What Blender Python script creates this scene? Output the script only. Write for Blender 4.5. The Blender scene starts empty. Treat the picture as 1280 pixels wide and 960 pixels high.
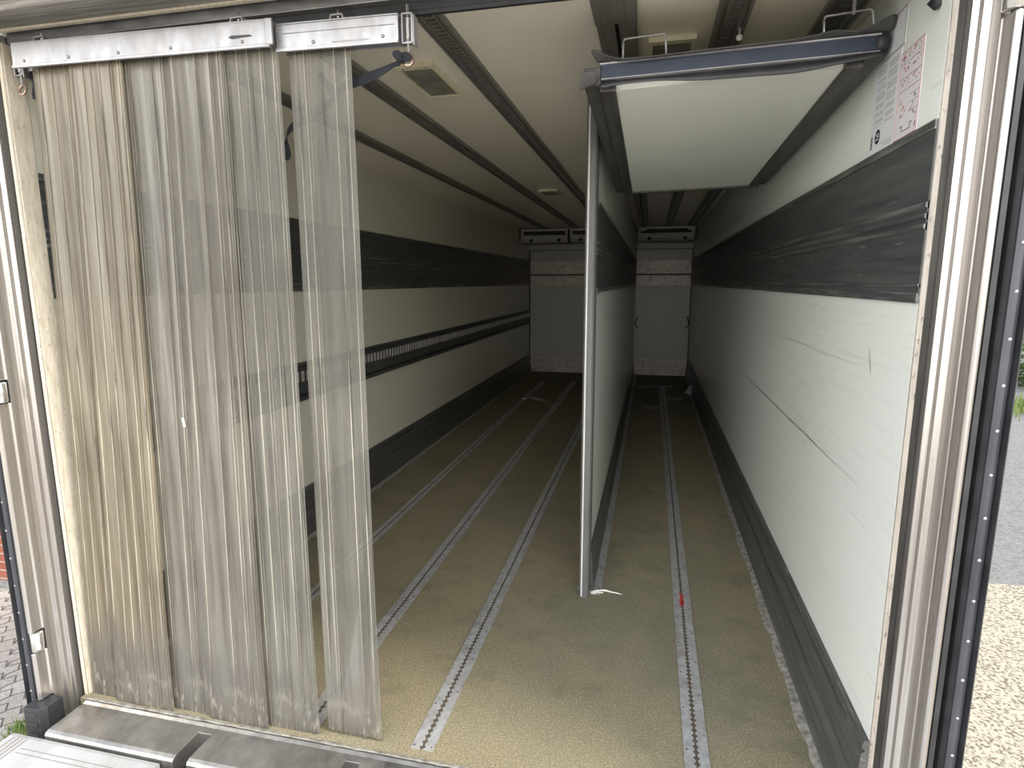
import bpy, bmesh, math, random
from mathutils import Vector, Matrix
random.seed(7)
S = bpy.context.scene
COL = S.collection

# ------------------------------------------------------------------ camera
CAM = Vector((1.882, 0.0, 1.4268))
YAW, PITCH, ROLL, FPX = -0.2276, -0.1696, -0.0025, 745.12
F = Vector((math.sin(YAW)*math.cos(PITCH), math.cos(YAW)*math.cos(PITCH), math.sin(PITCH)))
R0 = Vector((math.cos(YAW), -math.sin(YAW), 0)); U0 = R0.cross(F)
RR = math.cos(ROLL)*R0 + math.sin(ROLL)*U0
UU = -math.sin(ROLL)*R0 + math.cos(ROLL)*U0
cd = bpy.data.cameras.new('camera'); cam = bpy.data.objects.new('camera', cd); COL.objects.link(cam)
cd.sensor_fit = 'HORIZONTAL'; cd.sensor_width = 36; cd.lens = FPX/1280*36
cd.clip_start = 0.02; cd.clip_end = 200
m = Matrix.Identity(4)
for i in range(3):
    m[i][0] = RR[i]; m[i][1] = UU[i]; m[i][2] = -F[i]; m[i][3] = CAM[i]
cam.matrix_world = m
S.camera = cam

# ------------------------------------------------------------------ light
S.view_settings.view_transform = 'Standard'; S.view_settings.look = 'None'
S.view_settings.gamma = 1.0; S.view_settings.use_curve_mapping = False
S.view_settings.exposure = 1.22
S.cycles.max_bounces = 14; S.cycles.diffuse_bounces = 10; S.cycles.glossy_bounces = 6
S.cycles.transmission_bounces = 8; S.cycles.transparent_max_bounces = 24
S.cycles.use_denoising = True
wd = bpy.data.worlds.new('sky'); S.world = wd; wd.use_nodes = True
nt = wd.node_tree; bg = nt.nodes['Background']
tc = nt.nodes.new('ShaderNodeTexCoord'); sp = nt.nodes.new('ShaderNodeSeparateXYZ')
rp = nt.nodes.new('ShaderNodeValToRGB')
nt.links.new(tc.outputs['Generated'], sp.inputs[0]); nt.links.new(sp.outputs['Z'], rp.inputs[0])
e = rp.color_ramp.elements; e.new(.5)
e[0].position = 0.0; e[0].color = (0.72, 0.69, 0.64, 1)
e[1].position = 0.30; e[1].color = (0.86, 0.87, 0.88, 1)
e[2].position = 0.85; e[2].color = (0.34, 0.39, 0.46, 1)
# hazy sky, brightest low down towards the open yard behind the lorry
mr = nt.nodes.new('ShaderNodeMapRange'); nt.links.new(sp.outputs['Y'], mr.inputs[0])
mr.inputs[1].default_value = -1.0; mr.inputs[2].default_value = 0.6; mr.inputs[3].default_value = 2.6; mr.inputs[4].default_value = 0.75
nt.links.new(rp.outputs[0], bg.inputs[0]); nt.links.new(mr.outputs[0], bg.inputs[1])
sd = bpy.data.lights.new('sun', 'SUN'); sun = bpy.data.objects.new('sun', sd); COL.objects.link(sun)
sd.energy = 1.5; sd.angle = math.radians(14); sd.color = (1, 0.94, 0.84)
sun.rotation_euler = Vector((0.62, -0.22, 0.75)).to_track_quat('Z', 'Y').to_euler()

# ------------------------------------------------------------------ helpers
def proj(px, py, axis, val):
    """a point of the photographed place, from where it shows and the plane it lies in"""
    d = (px-640)/FPX*RR - (py-480)/FPX*UU + F
    i = 'xyz'.index(axis)
    return CAM + d*((val-CAM[i])/d[i])

def tag(o, label=None, cat=None, group=None, kind=None):
    if label: o['label'] = label
    if cat: o['category'] = cat
    if group: o['group'] = group
    if kind: o['kind'] = kind
    return o

def thing(name, loc, label, cat, group=None, kind=None):
    o = bpy.data.objects.new(name, None); o.empty_display_size = 0.05
    o.location = loc; COL.objects.link(o)
    return tag(o, label, cat, group, kind)

def base_of(o):
    v = Vector((0, 0, 0))
    while o is not None:
        v += o.location; o = o.parent
    return v

class MB:
    def __init__(s): s.bm = bmesh.new()
    def _mat(s, fs, k):
        for f in fs: f.material_index = k
    def hexa(s, P, k=0):
        v = [s.bm.verts.new(p) for p in P]
        s._mat([s.bm.faces.new([v[i] for i in q]) for q in
                ((0,3,2,1),(4,5,6,7),(0,1,5,4),(1,2,6,5),(2,3,7,6),(3,0,4,7))], k)
    def box(s, x0, x1, y0, y1, z0, z1, k=0):
        s.hexa([(x0,y0,z0),(x1,y0,z0),(x1,y1,z0),(x0,y1,z0),(x0,y0,z1),(x1,y0,z1),(x1,y1,z1),(x0,y1,z1)], k)
    def prism(s, pts, axis, a, b, k=0):
        """closed outline extruded along an axis"""
        def P(p, t):
            if axis == 'x': return (t, p[0], p[1])
            if axis == 'y': return (p[0], t, p[1])
            return (p[0], p[1], t)
        A = [s.bm.verts.new(P(p, a)) for p in pts]; B = [s.bm.verts.new(P(p, b)) for p in pts]
        n = len(pts); fs = [s.bm.faces.new(A[::-1]), s.bm.faces.new(B)]
        for i in range(n): fs.append(s.bm.faces.new([A[i], A[(i+1)%n], B[(i+1)%n], B[i]]))
        s._mat(fs, k)
    def tube(s, path, r, n=8, k=0, closed=False):
        path = [Vector(p) for p in path]; rings = []; N = len(path)
        up = Vector((0, 0, 1))
        for i, p in enumerate(path):
            if closed: t = path[(i+1)%N]-path[i-1]
            else: t = path[min(i+1, N-1)]-path[max(i-1, 0)]
            t.normalize()
            a = t.cross(up)
            if a.length < 0.2: a = t.cross(Vector((1, 0, 0)))
            a.normalize(); b = t.cross(a)
            rr = r[i] if isinstance(r, (list, tuple)) else r
            rings.append([s.bm.verts.new(p + rr*(math.cos(2*math.pi*j/n)*a + math.sin(2*math.pi*j/n)*b)) for j in range(n)])
        fs = []
        for i in range(N if closed else N-1):
            A = rings[i]; B = rings[(i+1)%N]
            for j in range(n): fs.append(s.bm.faces.new([A[j], A[(j+1)%n], B[(j+1)%n], B[j]]))
        if not closed: fs += [s.bm.faces.new(rings[0][::-1]), s.bm.faces.new(rings[-1])]
        for f in fs: f.smooth = True
        s._mat(fs, k)
    def dome(s, c, nrm, r, h=None, n=10, k=0):
        c = Vector(c); nrm = Vector(nrm).normalized(); h = h or r*0.6
        a = nrm.orthogonal().normalized(); b = nrm.cross(a)
        rings = []
        for q in range(3):
            t = q*math.pi/6
            rings.append([s.bm.verts.new(c + nrm*h*math.sin(t) + r*math.cos(t)*(math.cos(2*math.pi*j/n)*a+math.sin(2*math.pi*j/n)*b)) for j in range(n)])
        top = s.bm.verts.new(c+nrm*h); fs = []
        for q in range(2):
            for j in range(n): fs.append(s.bm.faces.new([rings[q][j], rings[q][(j+1)%n], rings[q+1][(j+1)%n], rings[q+1][j]]))
        for j in range(n): fs.append(s.bm.faces.new([rings[2][j], rings[2][(j+1)%n], top]))
        fs.append(s.bm.faces.new(rings[0][::-1]))
        for f in fs: f.smooth = True
        s._mat(fs, k)
    def ribbon(s, path, wid, side, th=0.0015, k=0):
        """flat strap along a path, width along 'side' vectors"""
        path = [Vector(p) for p in path]; R = []
        for i, p in enumerate(path):
            t = (path[min(i+1, len(path)-1)]-path[max(i-1, 0)]).normalized()
            sv = Vector(side[i] if isinstance(side, list) else side); sv = (sv - t*sv.dot(t)).normalized()
            nn = t.cross(sv); w = wid[i] if isinstance(wid, list) else wid
            R.append([s.bm.verts.new(p+a*sv*w/2+b*nn*th/2) for a, b in ((-1,-1),(1,-1),(1,1),(-1,1))])
        fs = []
        for i in range(len(R)-1):
            for j in range(4): fs.append(s.bm.faces.new([R[i][j], R[i][(j+1)%4], R[i+1][(j+1)%4], R[i+1][j]]))
        fs += [s.bm.faces.new(R[0][::-1]), s.bm.faces.new(R[-1])]
        s._mat(fs, k)
    def build(s, name, mats, parent=None, origin=None, bevel=0, seg=2, smooth=False):
        if not isinstance(mats, (list, tuple)): mats = [mats]
        bmesh.ops.recalc_face_normals(s.bm, faces=s.bm.faces[:])
        if parent is not None: o0 = base_of(parent)
        else: o0 = Vector(origin) if origin is not None else Vector((0, 0, 0))
        for v in s.bm.verts: v.co -= o0
        me = bpy.data.meshes.new(name); s.bm.to_mesh(me); s.bm.free()
        if smooth:
            for p in me.polygons: p.use_smooth = True
        for q in mats: me.materials.append(q)
        o = bpy.data.objects.new(name, me); COL.objects.link(o)
        if parent is not None: o.parent = parent
        else: o.location = o0
        if bevel:
            md = o.modifiers.new('bevel', 'BEVEL'); md.width = bevel; md.segments = seg
            md.limit_method = 'ANGLE'; md.angle_limit = math.radians(35); md.use_clamp_overlap = True
        return o

def copy_tree(o, parent=None):
    c = o.copy(); COL.objects.link(c)
    if parent is not None: c.parent = parent
    for ch in list(o.children): copy_tree(ch, c)
    return c

# ------------------------------------------------------------------ materials
def newmat(name):
    m = bpy.data.materials.new(name); m.use_nodes = True
    return m, m.node_tree.nodes, m.node_tree.links, m.node_tree.nodes['Principled BSDF']

def noise(N, L, scale, vec=(1,1,1), detail=4, rough=0.6, w=0.0):
    tc = N.new('ShaderNodeTexCoord'); mp = N.new('ShaderNodeMapping'); nz = N.new('ShaderNodeTexNoise')
    mp.inputs['Scale'].default_value = vec; mp.inputs['Location'].default_value = (w, w*1.7, w*.6)
    nz.inputs['Scale'].default_value = scale; nz.inputs['Detail'].default_value = detail
    nz.inputs['Roughness'].default_value = rough
    L.new(tc.outputs['Object'], mp.inputs[0]); L.new(mp.outputs[0], nz.inputs['Vector'])
    return nz.outputs['Fac']

def ramp(N, L, src, stops):
    r = N.new('ShaderNodeValToRGB'); e = r.color_ramp.elements
    while len(e) < len(stops): e.new(0.5)
    for i, (p, c) in enumerate(stops):
        e[i].position = p; e[i].color = (c, c, c, 1) if isinstance(c, (int, float)) else (*c, 1)
    L.new(src, r.inputs[0]); return r.outputs[0]

def mixc(N, L, fac, a, b, mode='MIX'):
    m = N.new('ShaderNodeMix'); m.data_type = 'RGBA'; m.blend_type = mode
    for sock, v in ((m.inputs[0], fac), (m.inputs[6], a), (m.inputs[7], b)):
        if isinstance(v, (int, float)): sock.default_value = v
        elif isinstance(v, tuple): sock.default_value = (*v, 1)
        else: L.new(v, sock)
    return m.outputs[2]

def bump(N, L, P, h, strength, dist=0.002):
    b = N.new('ShaderNodeBump'); b.inputs['Strength'].default_value = strength; b.inputs['Distance'].default_value = dist
    L.new(h, b.inputs['Height']); L.new(b.outputs[0], P.inputs['Normal'])

def simple(name, c, rough=0.5, metal=0.0, c2=None, sc=8, vec=(1,1,1), lo=.4, hi=.65, bmp=0, c3=None, sc3=40, vec3=(1,1,1), lo3=.6, hi3=.7, bs=120):
    m, N, L, P = newmat(name)
    P.inputs['Roughness'].default_value = rough; P.inputs['Metallic'].default_value = metal
    c2 = c2 or tuple(v*.8 for v in c)
    col = ramp(N, L, noise(N, L, sc, vec), [(lo, c), (hi, c2)])
    if c3:
        col = mixc(N, L, ramp(N, L, noise(N, L, sc3, vec3, w=3), [(lo3, 0.0), (hi3, 1.0)]), col, c3)
    L.new(col, P.inputs['Base Color'])
    if bmp: bump(N, L, P, noise(N, L, bs, vec), bmp)
    return m

def wall_paint(name, c, dirt, rough=.3):
    m, N, L, P = newmat(name)
    P.inputs['Roughness'].default_value = rough
    col = ramp(N, L, noise(N, L, .9, (1,.6,1), 2, .4), [(.3, c), (.7, tuple(v*.94 for v in c))])
    s1 = ramp(N, L, noise(N, L, 4, (1, .5, 16), 2, .5, 2), [(.58, 0.0), (.75, .12)])
    col = mixc(N, L, s1, col, dirt)
    L.new(col, P.inputs['Base Color'])
    return m

def metal(name, c, rough, c2, stretch=(1,1,1), sc=14, lo=.42, hi=.62, met=.92, dirt=None):
    m, N, L, P = newmat(name)
    P.inputs['Metallic'].default_value = met
    col = ramp(N, L, noise(N, L, sc, stretch, 6, .65), [(lo, c), (hi, c2)])
    if dirt: col = mixc(N, L, ramp(N, L, noise(N, L, sc*.5, tuple(v*.7 for v in stretch), 6, .7, 4), [(.5, 0.0), (.68, .8)]), col, dirt)
    L.new(col, P.inputs['Base Color'])
    L.new(ramp(N, L, noise(N, L, sc*2, stretch, 4, .6, 7), [(.3, rough*.75), (.7, rough*1.4)]), P.inputs['Roughness'])
    bump(N, L, P, noise(N, L, sc*5, stretch, 3), .15, .001)
    return m

M = {}
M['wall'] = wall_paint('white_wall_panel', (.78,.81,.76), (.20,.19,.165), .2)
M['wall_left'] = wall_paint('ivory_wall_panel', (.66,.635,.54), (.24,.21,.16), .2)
M['ceil'] = wall_paint('cream_ceiling_panel', (.88,.825,.70), (.32,.27,.19), .26)
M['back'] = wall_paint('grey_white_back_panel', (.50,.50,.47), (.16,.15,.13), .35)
M['divider'] = wall_paint('divider_panel', (.72,.73,.68), (.3,.29,.26), .25)
M['flap'] = wall_paint('bulkhead_face', (.89,.90,.82), (.34,.32,.26), .35)
M['band'] = simple('dark_rub_plate', (.062,.067,.067), .42, .3, (.10,.104,.10), 5, (1,.4,9), c3=(.22,.22,.21), sc3=30, vec3=(1,.25,3), lo3=.63, hi3=.75, bmp=.2, bs=60)
M['rub'] = simple('worn_rub_ridge', (.10,.105,.105), .4, .5, (.26,.26,.25), 9, (1,.3,6), .45,.65, bmp=.3)
M['skirt'] = simple('grey_scuff_board', (.115,.115,.11), .42, .6, (.19,.185,.175), 8, (1,.25,9), .4,.66, .3, c3=(.30,.29,.27), sc3=25, vec3=(1,.2,4), lo3=.6, hi3=.74)
M['dirtline'] = simple('dried_dirt_bead', (.33,.31,.27), .9, 0, (.15,.14,.12), 40, bmp=.8)
M['backmetal'] = simple('weathered_kick_plate', (.50,.43,.385), .42, .3, (.36,.31,.275), 6, (2,1,5), c3=(.20,.17,.15), sc3=9, vec3=(3,1,1.5), lo3=.56, hi3=.70)
M['rail'] = simple('dark_ceiling_rail', (.19,.18,.165), .42, .35, (.27,.26,.235), 9, (9,.3,1), .4,.7)
M['railgroove'] = simple('rail_groove', (.018,.017,.016), .7)
M['track'] = metal('zinc_floor_track', (.44,.435,.43), .45, (.33,.32,.31), (1,1,1), 30, met=.25, dirt=(.25,.23,.20))
M['trackslot'] = simple('dirt_filled_slot', (.12,.09,.06), .9, 0, (.05,.04,.03), 60)
M['alu'] = metal('brushed_aluminium', (.43,.43,.445), .40, (.33,.33,.34), (1,1,.4), 16, met=.6, dirt=(.42,.40,.38))
M['alu_dark'] = metal('dull_aluminium', (.36,.36,.36), .4, (.2,.2,.2), (.3,1,1), 14, met=.8)
M['post'] = metal('stained_steel_post', (.56,.53,.50), .29, (.44,.41,.39), (9,9,.12), 6, met=.85, dirt=(.36,.325,.30))
M['cream'] = simple('cream_frame_paint', (.66,.60,.49), .5, .0, (.50,.43,.33), 14, (6,6,1), .4,.7, c3=(.2,.17,.14), sc3=50, vec3=(3,3,1), lo3=.62, hi3=.72)
M['beige'] = simple('worn_beige_edge', (.40,.36,.31), .5, .1, (.30,.265,.23), 14, (6,6,1), .4,.7, c3=(.12,.10,.09), sc3=50, vec3=(3,3,1), lo3=.6, hi3=.7)
M['header'] = metal('header_plate', (.40,.385,.36), .42, (.22,.205,.19), (.4,6,6), 10, met=.6, dirt=(.14,.13,.12))
M['sill'] = metal('worn_steel_sill', (.42,.405,.38), .33, (.30,.285,.27), (1,.6,1), 12, met=.85, dirt=(.24,.21,.18))
M['rubber'] = simple('black_rubber', (.020,.021,.023), .5, 0, (.035,.036,.04), 14)
M['rubber_grey'] = simple('grey_rubber', (.055,.053,.051), .6, 0, (.08,.078,.074), 10, (1,1,.3))
M['gasket'] = simple('dirty_channel_gasket', (.022,.021,.018), .5, 0, (.05,.046,.038), 9, (8,8,.6))
M['seal'] = simple('dark_door_seal', (.045,.048,.058), .38, .2, (.075,.078,.09), 8, (1,1,.4))
M['bluebar'] = simple('dark_blue_aluminium', (.022,.030,.052), .4, .3, (.030,.038,.06), 12)
M['chrome'] = metal('bright_steel', (.85,.85,.83), .2, (.6,.6,.58), (1,1,.3), 12)
M['frame'] = simple('bulkhead_frame_rubber', (.055,.053,.048), .45, .2, (.10,.095,.085), 8, (6,.4,1), c3=(.2,.19,.17), sc3=30, lo3=.66, hi3=.76)
M['white'] = simple('white_plastic', (.85,.85,.82), .5, 0, (.75,.75,.72))
M['evap'] = simple('evaporator_casing', (.52,.50,.45), .45, 0, (.40,.385,.35), 6)
M['black'] = simple('black_grille', (.010,.010,.010), .6, 0, (.02,.02,.02), 30)
M['lampframe'] = simple('cream_lamp_frame', (.72,.67,.50), .5, 0, (.6,.55,.40), 12)
M['lampglass'] = simple('smoked_lamp_cover', (.24,.225,.19), .35, 0, (.10,.09,.075), 14, (1,1,1), .45,.7)
M['tape'] = simple('grey_tape', (.30,.29,.28), .6, 0, (.22,.21,.20), 20)
M['bag'] = simple('clear_plastic_film', (.5,.52,.56), .2, 0, (.3,.32,.35), 30)
M['wire'] = simple('white_frayed_cord', (.85,.84,.78), .7, 0, (.7,.69,.64))
M['strap'] = simple('black_webbing', (.009,.010,.014), .9, 0, (.016,.018,.024), 60)
M['copper'] = metal('rusty_ring_steel', (.62,.45,.38), .35, (.35,.22,.18), sc=40)
M['red'] = simple('red_paint_mark', (.55,.03,.03), .6, 0, (.35,.02,.02), 80)
M['platform'] = metal('pale_aluminium_platform', (.46,.465,.47), .45, (.48,.485,.49), (1,.5,1), 14, met=.2, dirt=(.36,.345,.33))
M['groove'] = simple('platform_groove', (.24,.22,.20), .7)
M['paper'] = simple('label_paper', (.70,.71,.73), .45, 0, (.64,.65,.67), 8)
M['paperpink'] = simple('pink_tinted_label', (.70,.665,.675), .45, 0, (.64,.60,.615), 8)
M['ink'] = simple('label_ink', (.20,.20,.22), .6, 0, (.3,.3,.32), 90)
M['inkgrey'] = simple('grey_label_print', (.44,.45,.47), .6, 0, (.52,.53,.55), 90)
M['inkred'] = simple('dark_red_label_print', (.42,.13,.15), .6, 0, (.5,.25,.27), 90)
M['inkgreen'] = simple('dark_green_label_print', (.03,.09,.075), .6)
M['inkblack'] = simple('black_label_print', (.02,.025,.04), .6)
M['lining'] = simple('outer_skin', (.6,.6,.58), .5)

# floor: gritty anti-slip coating
m, N, L, P = newmat('gritty_floor_coating'); M['floor'] = m
c = ramp(N, L, noise(N, L, 1.1, (1,.6,1), 6, .62), [(.34, (.31,.25,.15)), (.5, (.255,.22,.138)), (.66, (.185,.168,.118))])
c = mixc(N, L, ramp(N, L, noise(N, L, 150, (1,1,1), 3, .75, 3), [(.42, 0.0), (.6, .8)]), c, (.15,.13,.085))
c = mixc(N, L, ramp(N, L, noise(N, L, 200, (1,1,1), 2, .6, 9), [(.57, 0.0), (.66, .7)]), c, (.46,.41,.29))
c = mixc(N, L, ramp(N, L, noise(N, L, 6, (.7,1,1), 6, .75, 1), [(.50, 0.0), (.68, .65)]), c, (.15,.135,.09))
L.new(c, P.inputs['Base Color']); P.inputs['Roughness'].default_value = .85; P.inputs['Specular IOR Level'].default_value = .25
bump(N, L, P, noise(N, L, 230, (1,1,1), 2), .25, .001)

# PVC strip: milky, ribbed, grimy
def pvc(name, tint, dirt, clear):
    m, N, L, P = newmat(name)
    N.remove(P); out = N['Material Output']
    col = ramp(N, L, noise(N, L, 3.2, (9,1,.35), 4, .6), [(.35, tint), (.65, dirt)])
    col = mixc(N, L, ramp(N, L, noise(N, L, 6, (16,1,.3), 3, .55, 5), [(.56, 0.0), (.66, .75)]), col, tuple(v*.38 for v in dirt))
    col = mixc(N, L, ramp(N, L, noise(N, L, 30, (2,1,.8), 4, .7, 8), [(.62, 0.0), (.7, .4)]), col, (.24,.20,.14))
    col = mixc(N, L, ramp(N, L, noise(N, L, 1.6, (2.2,1,1.1), 3, .6, 11), [(.45, 0.0), (.62, .45)]), col, tuple(v*.62 for v in dirt))
    # grey mud film and lime spots near the lower hem, where the strips brush the sill
    tc = N.new('ShaderNodeTexCoord'); sx = N.new('ShaderNodeSeparateXYZ'); L.new(tc.outputs['Object'], sx.inputs[0])
    hem = N.new('ShaderNodeMath'); hem.operation = 'MULTIPLY_ADD'; L.new(noise(N, L, 3, (2,1,.6), 5, .7, 4), hem.inputs[0]); hem.inputs[1].default_value = .5; L.new(sx.outputs[2], hem.inputs[2])
    mr = N.new('ShaderNodeMapRange'); L.new(hem.outputs[0], mr.inputs[0])
    mr.inputs[1].default_value = -1.62; mr.inputs[2].default_value = -1.46; mr.inputs[3].default_value = .75; mr.inputs[4].default_value = 0
    col = mixc(N, L, mr.outputs[0], col, (.17,.15,.135))
    m2 = N.new('ShaderNodeMapRange'); L.new(hem.outputs[0], m2.inputs[0])
    m2.inputs[1].default_value = -1.75; m2.inputs[2].default_value = -1.60; m2.inputs[3].default_value = 1; m2.inputs[4].default_value = 0
    sp_ = N.new('ShaderNodeMath'); sp_.operation = 'MULTIPLY'; L.new(m2.outputs[0], sp_.inputs[0]); L.new(ramp(N, L, noise(N, L, 16, (3,1,.9), 5, .75, 6), [(.52, 0.0), (.64, .7)]), sp_.inputs[1])
    col = mixc(N, L, sp_.outputs[0], col, (.66,.62,.53))
    df = N.new('ShaderNodeBsdfDiffuse'); tl = N.new('ShaderNodeBsdfTranslucent'); tr = N.new('ShaderNodeBsdfTransparent'); gl = N.new('ShaderNodeBsdfGlossy')
    L.new(col, df.inputs[0]); L.new(col, tl.inputs[0]); gl.inputs['Roughness'].default_value = .42
    gl.inputs[0].default_value = (1,1,1,1)
    a = N.new('ShaderNodeMixShader'); a.inputs[0].default_value = .38
    L.new(df.outputs[0], a.inputs[1]); L.new(tl.outputs[0], a.inputs[2])
    b = N.new('ShaderNodeMixShader')
    L.new(ramp(N, L, noise(N, L, 3.2, (9,1,.35), 4, .6), [(.35, clear*1.2), (.68, clear*.55)]), b.inputs[0])
    L.new(a.outputs[0], b.inputs[1]); L.new(tr.outputs[0], b.inputs[2]); tr.inputs[0].default_value = (.96,.96,.93,1)
    g = N.new('ShaderNodeMixShader'); lw = N.new('ShaderNodeFresnel'); lw.inputs[0].default_value = 1.45
    fm = N.new('ShaderNodeMath'); fm.operation = 'MULTIPLY'; L.new(lw.outputs[0], fm.inputs[0]); fm.inputs[1].default_value = .38
    L.new(fm.outputs[0], g.inputs[0]); L.new(b.outputs[0], g.inputs[1]); L.new(gl.outputs[0], g.inputs[2])
    L.new(g.outputs[0], out.inputs[0])
    bp_ = N.new('ShaderNodeBump'); bp_.inputs['Strength'].default_value = .35; bp_.inputs['Distance'].default_value = .004
    L.new(noise(N, L, 7, (9,1,.7), 3, .5, 12), bp_.inputs['Height'])
    for q in (df, gl): L.new(bp_.outputs[0], q.inputs['Normal'])
    return m
M['pvc_yellow'] = pvc('yellowed_strip_film', (.36,.29,.185), (.17,.13,.08), .54)
M['pvc'] = pvc('milky_strip_film', (.33,.30,.255), (.16,.14,.115), .55)
M['pvc_grey'] = pvc('clear_grey_strip_film', (.35,.33,.29), (.18,.165,.14), .60)
M['pvc_rib'] = pvc('strip_rib_painted_gloss', (.78,.73,.62), (.30,.27,.22), .35)  # ribs paler than the film: gloss highlights painted into their colour

# ground materials
def paving_mat():
    m, N, L, P = newmat('zigzag_paving_blocks')
    tc = N.new('ShaderNodeTexCoord'); sx = N.new('ShaderNodeSeparateXYZ'); L.new(tc.outputs['Object'], sx.inputs[0])
    def math_(op, a, b=None):
        n = N.new('ShaderNodeMath'); n.operation = op
        for i, v in enumerate((a, b)):
            if v is None: continue
            if isinstance(v, (int, float)): n.inputs[i].default_value = v
            else: L.new(v, n.inputs[i])
        return n.outputs[0]
    zig = math_('PINGPONG', math_('ADD', sx.outputs[0], 50), .055)
    yy = math_('ADD', sx.outputs[1], zig)
    zig2 = math_('PINGPONG', math_('ADD', sx.outputs[1], 50), .055)
    xx = math_('ADD', sx.outputs[0], math_('MULTIPLY', zig2, .5))
    cb = N.new('ShaderNodeCombineXYZ'); L.new(xx, cb.inputs[0]); L.new(yy, cb.inputs[1])
    br = N.new('ShaderNodeTexBrick'); L.new(cb.outputs[0], br.inputs['Vector'])
    br.inputs['Scale'].default_value = 1; br.inputs['Brick Width'].default_value = .22; br.inputs['Row Height'].default_value = .11
    br.inputs['Mortar Size'].default_value = .008; br.inputs['Mortar Smooth'].default_value = .2
    br.inputs['Color1'].default_value = (.40,.365,.325,1); br.inputs['Color2'].default_value = (.50,.46,.415,1); br.inputs['Mortar'].default_value = (.06,.053,.045,1)
    c = mixc(N, L, ramp(N, L, noise(N, L, 90, (1,1,1), 3, .7, 2), [(.4, 0.0), (.65, .7)]), br.outputs[0], (.20,.18,.16))
    c = mixc(N, L, ramp(N, L, noise(N, L, 60, (1,1,1), 3, .7, 6), [(.6, 0.0), (.68, .6)]), c, (.38,.355,.32))
    L.new(c, P.inputs['Base Color']); P.inputs['Roughness'].default_value = .9
    bump(N, L, P, br.outputs['Fac'], -.6, .01)
    return m
M['paving'] = paving_mat()
M['gravel'] = simple('pale_crushed_stone', (.44,.385,.30), .95, 0, (.12,.10,.075), 45, (1,1,1), .46,.60, 1.0, c3=(.52,.48,.40), sc3=110, lo3=.55, hi3=.65, bs=40)
M['asphalt'] = simple('grey_asphalt', (.22,.217,.21), .95, 0, (.14,.137,.13), 30, (1,1,1), .4,.62, .8, c3=(.34,.335,.32), sc3=60, lo3=.6, hi3=.68, bs=50)
M['leaf'] = simple('green_leaves', (.07,.13,.03), .6, 0, (.03,.06,.015), 6, bmp=.5)
M['grass'] = simple('grass_blades', (.16,.24,.06), .7, 0, (.24,.27,.09), 14)
M['bark'] = simple('bark', (.09,.07,.05), .9)
m, N, L, P = newmat('red_brickwork'); M['brick'] = m
tc = N.new('ShaderNodeTexCoord'); sx = N.new('ShaderNodeSeparateXYZ'); cb = N.new('ShaderNodeCombineXYZ'); br = N.new('ShaderNodeTexBrick')
L.new(tc.outputs['Object'], sx.inputs[0]); L.new(sx.outputs[0], cb.inputs[0]); L.new(sx.outputs[2], cb.inputs[1]); L.new(cb.outputs[0], br.inputs['Vector'])
br.inputs['Scale'].default_value = 1; br.inputs['Brick Width'].default_value = .25; br.inputs['Row Height'].default_value = .0765
br.inputs['Mortar Size'].default_value = .006; br.inputs['Color1'].default_value = (.20,.055,.032,1); br.inputs['Color2'].default_value = (.27,.085,.05,1)
br.inputs['Mortar'].default_value = (.34,.29,.24,1)
L.new(mixc(N, L, ramp(N, L, noise(N, L, 40, (1,1,1), 4), [(.5,0.0),(.7,.5)]), br.outputs[0], (.22,.08,.055)), P.inputs['Base Color'])
P.inputs['Roughness'].default_value = .9; bump(N, L, P, br.outputs['Fac'], -.5, .01)

W, H, YB, Y0 = 2.46, 2.178, 9.38, 1.50
GZ = -1.15

# ------------------------------------------------------------------ setting
def struct(name, b, mats, **k):
    o = b.build(name, mats, **k); o['kind'] = 'structure'; return o

b = MB(); b.box(-.010, W+.010, 1.478, YB, -.12, 0); struct('floor', b, M['floor'])
b = MB(); b.box(-.07, W+.07, 1.585, YB+.06, H, H+.09); struct('ceiling', b, M['ceil'])
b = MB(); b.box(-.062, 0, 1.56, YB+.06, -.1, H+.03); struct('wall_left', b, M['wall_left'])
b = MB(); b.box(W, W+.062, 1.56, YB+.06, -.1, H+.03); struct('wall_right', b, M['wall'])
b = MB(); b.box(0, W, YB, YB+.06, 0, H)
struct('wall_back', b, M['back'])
def scratch(b, p0, p1, w, k=0, wob=0, n=14, rnd=random.Random(4)):
    A = proj(*p0, 'x', W); B = proj(*p1, 'x', W); V = []
    for i in range(n+1):
        t = i/n; p = A.lerp(B, t); ww = w*math.sin(math.pi*min(max(t, .03), .97))*rnd.uniform(.5, 1.2)/2; z = p.z+rnd.uniform(-1, 1)*wob
        V.append([b.bm.verts.new((W-.0006, p.y, z-ww)), b.bm.verts.new((W-.0006, p.y, z+ww))])
    for i in range(n): b.bm.faces.new([V[i][0], V[i][1], V[i+1][1], V[i+1][0]]).material_index = k
b = MB(); rs = random.Random(12)
scratch(b, (916,454), (1080,615), .007, 0, .0006, 40); scratch(b, (930,401), (1070,456), .005, 1, .0008, 30); scratch(b, (975,500), (1030,570), .004, 1, .001)
scratch(b, (938,440), (965,462), .003, 1); scratch(b, (1086,436), (1089,468), .02, 1)
for i in range(150):
    cx = rs.gauss(1003, 17); cy = rs.uniform(375, 560); L_ = rs.uniform(3, 14); sl = (cy-354)/(cx-810)
    scratch(b, (cx, cy), (cx+L_, cy+L_*sl), rs.uniform(.001, .0026), 1, 0, 3)
for i in range(90):
    cx = rs.uniform(900, 1130); cy = rs.uniform(380, 800); L_ = rs.uniform(3, 12); sl = (cy-354)/(cx-810)+rs.uniform(-.2, .2)
    if proj(cx, cy, 'x', W).z > .32 and proj(cx+L_, cy, 'x', W).y > 1.52: scratch(b, (cx, cy), (cx+L_, cy+L_*sl), .0014, 1, 0, 3)
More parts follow.
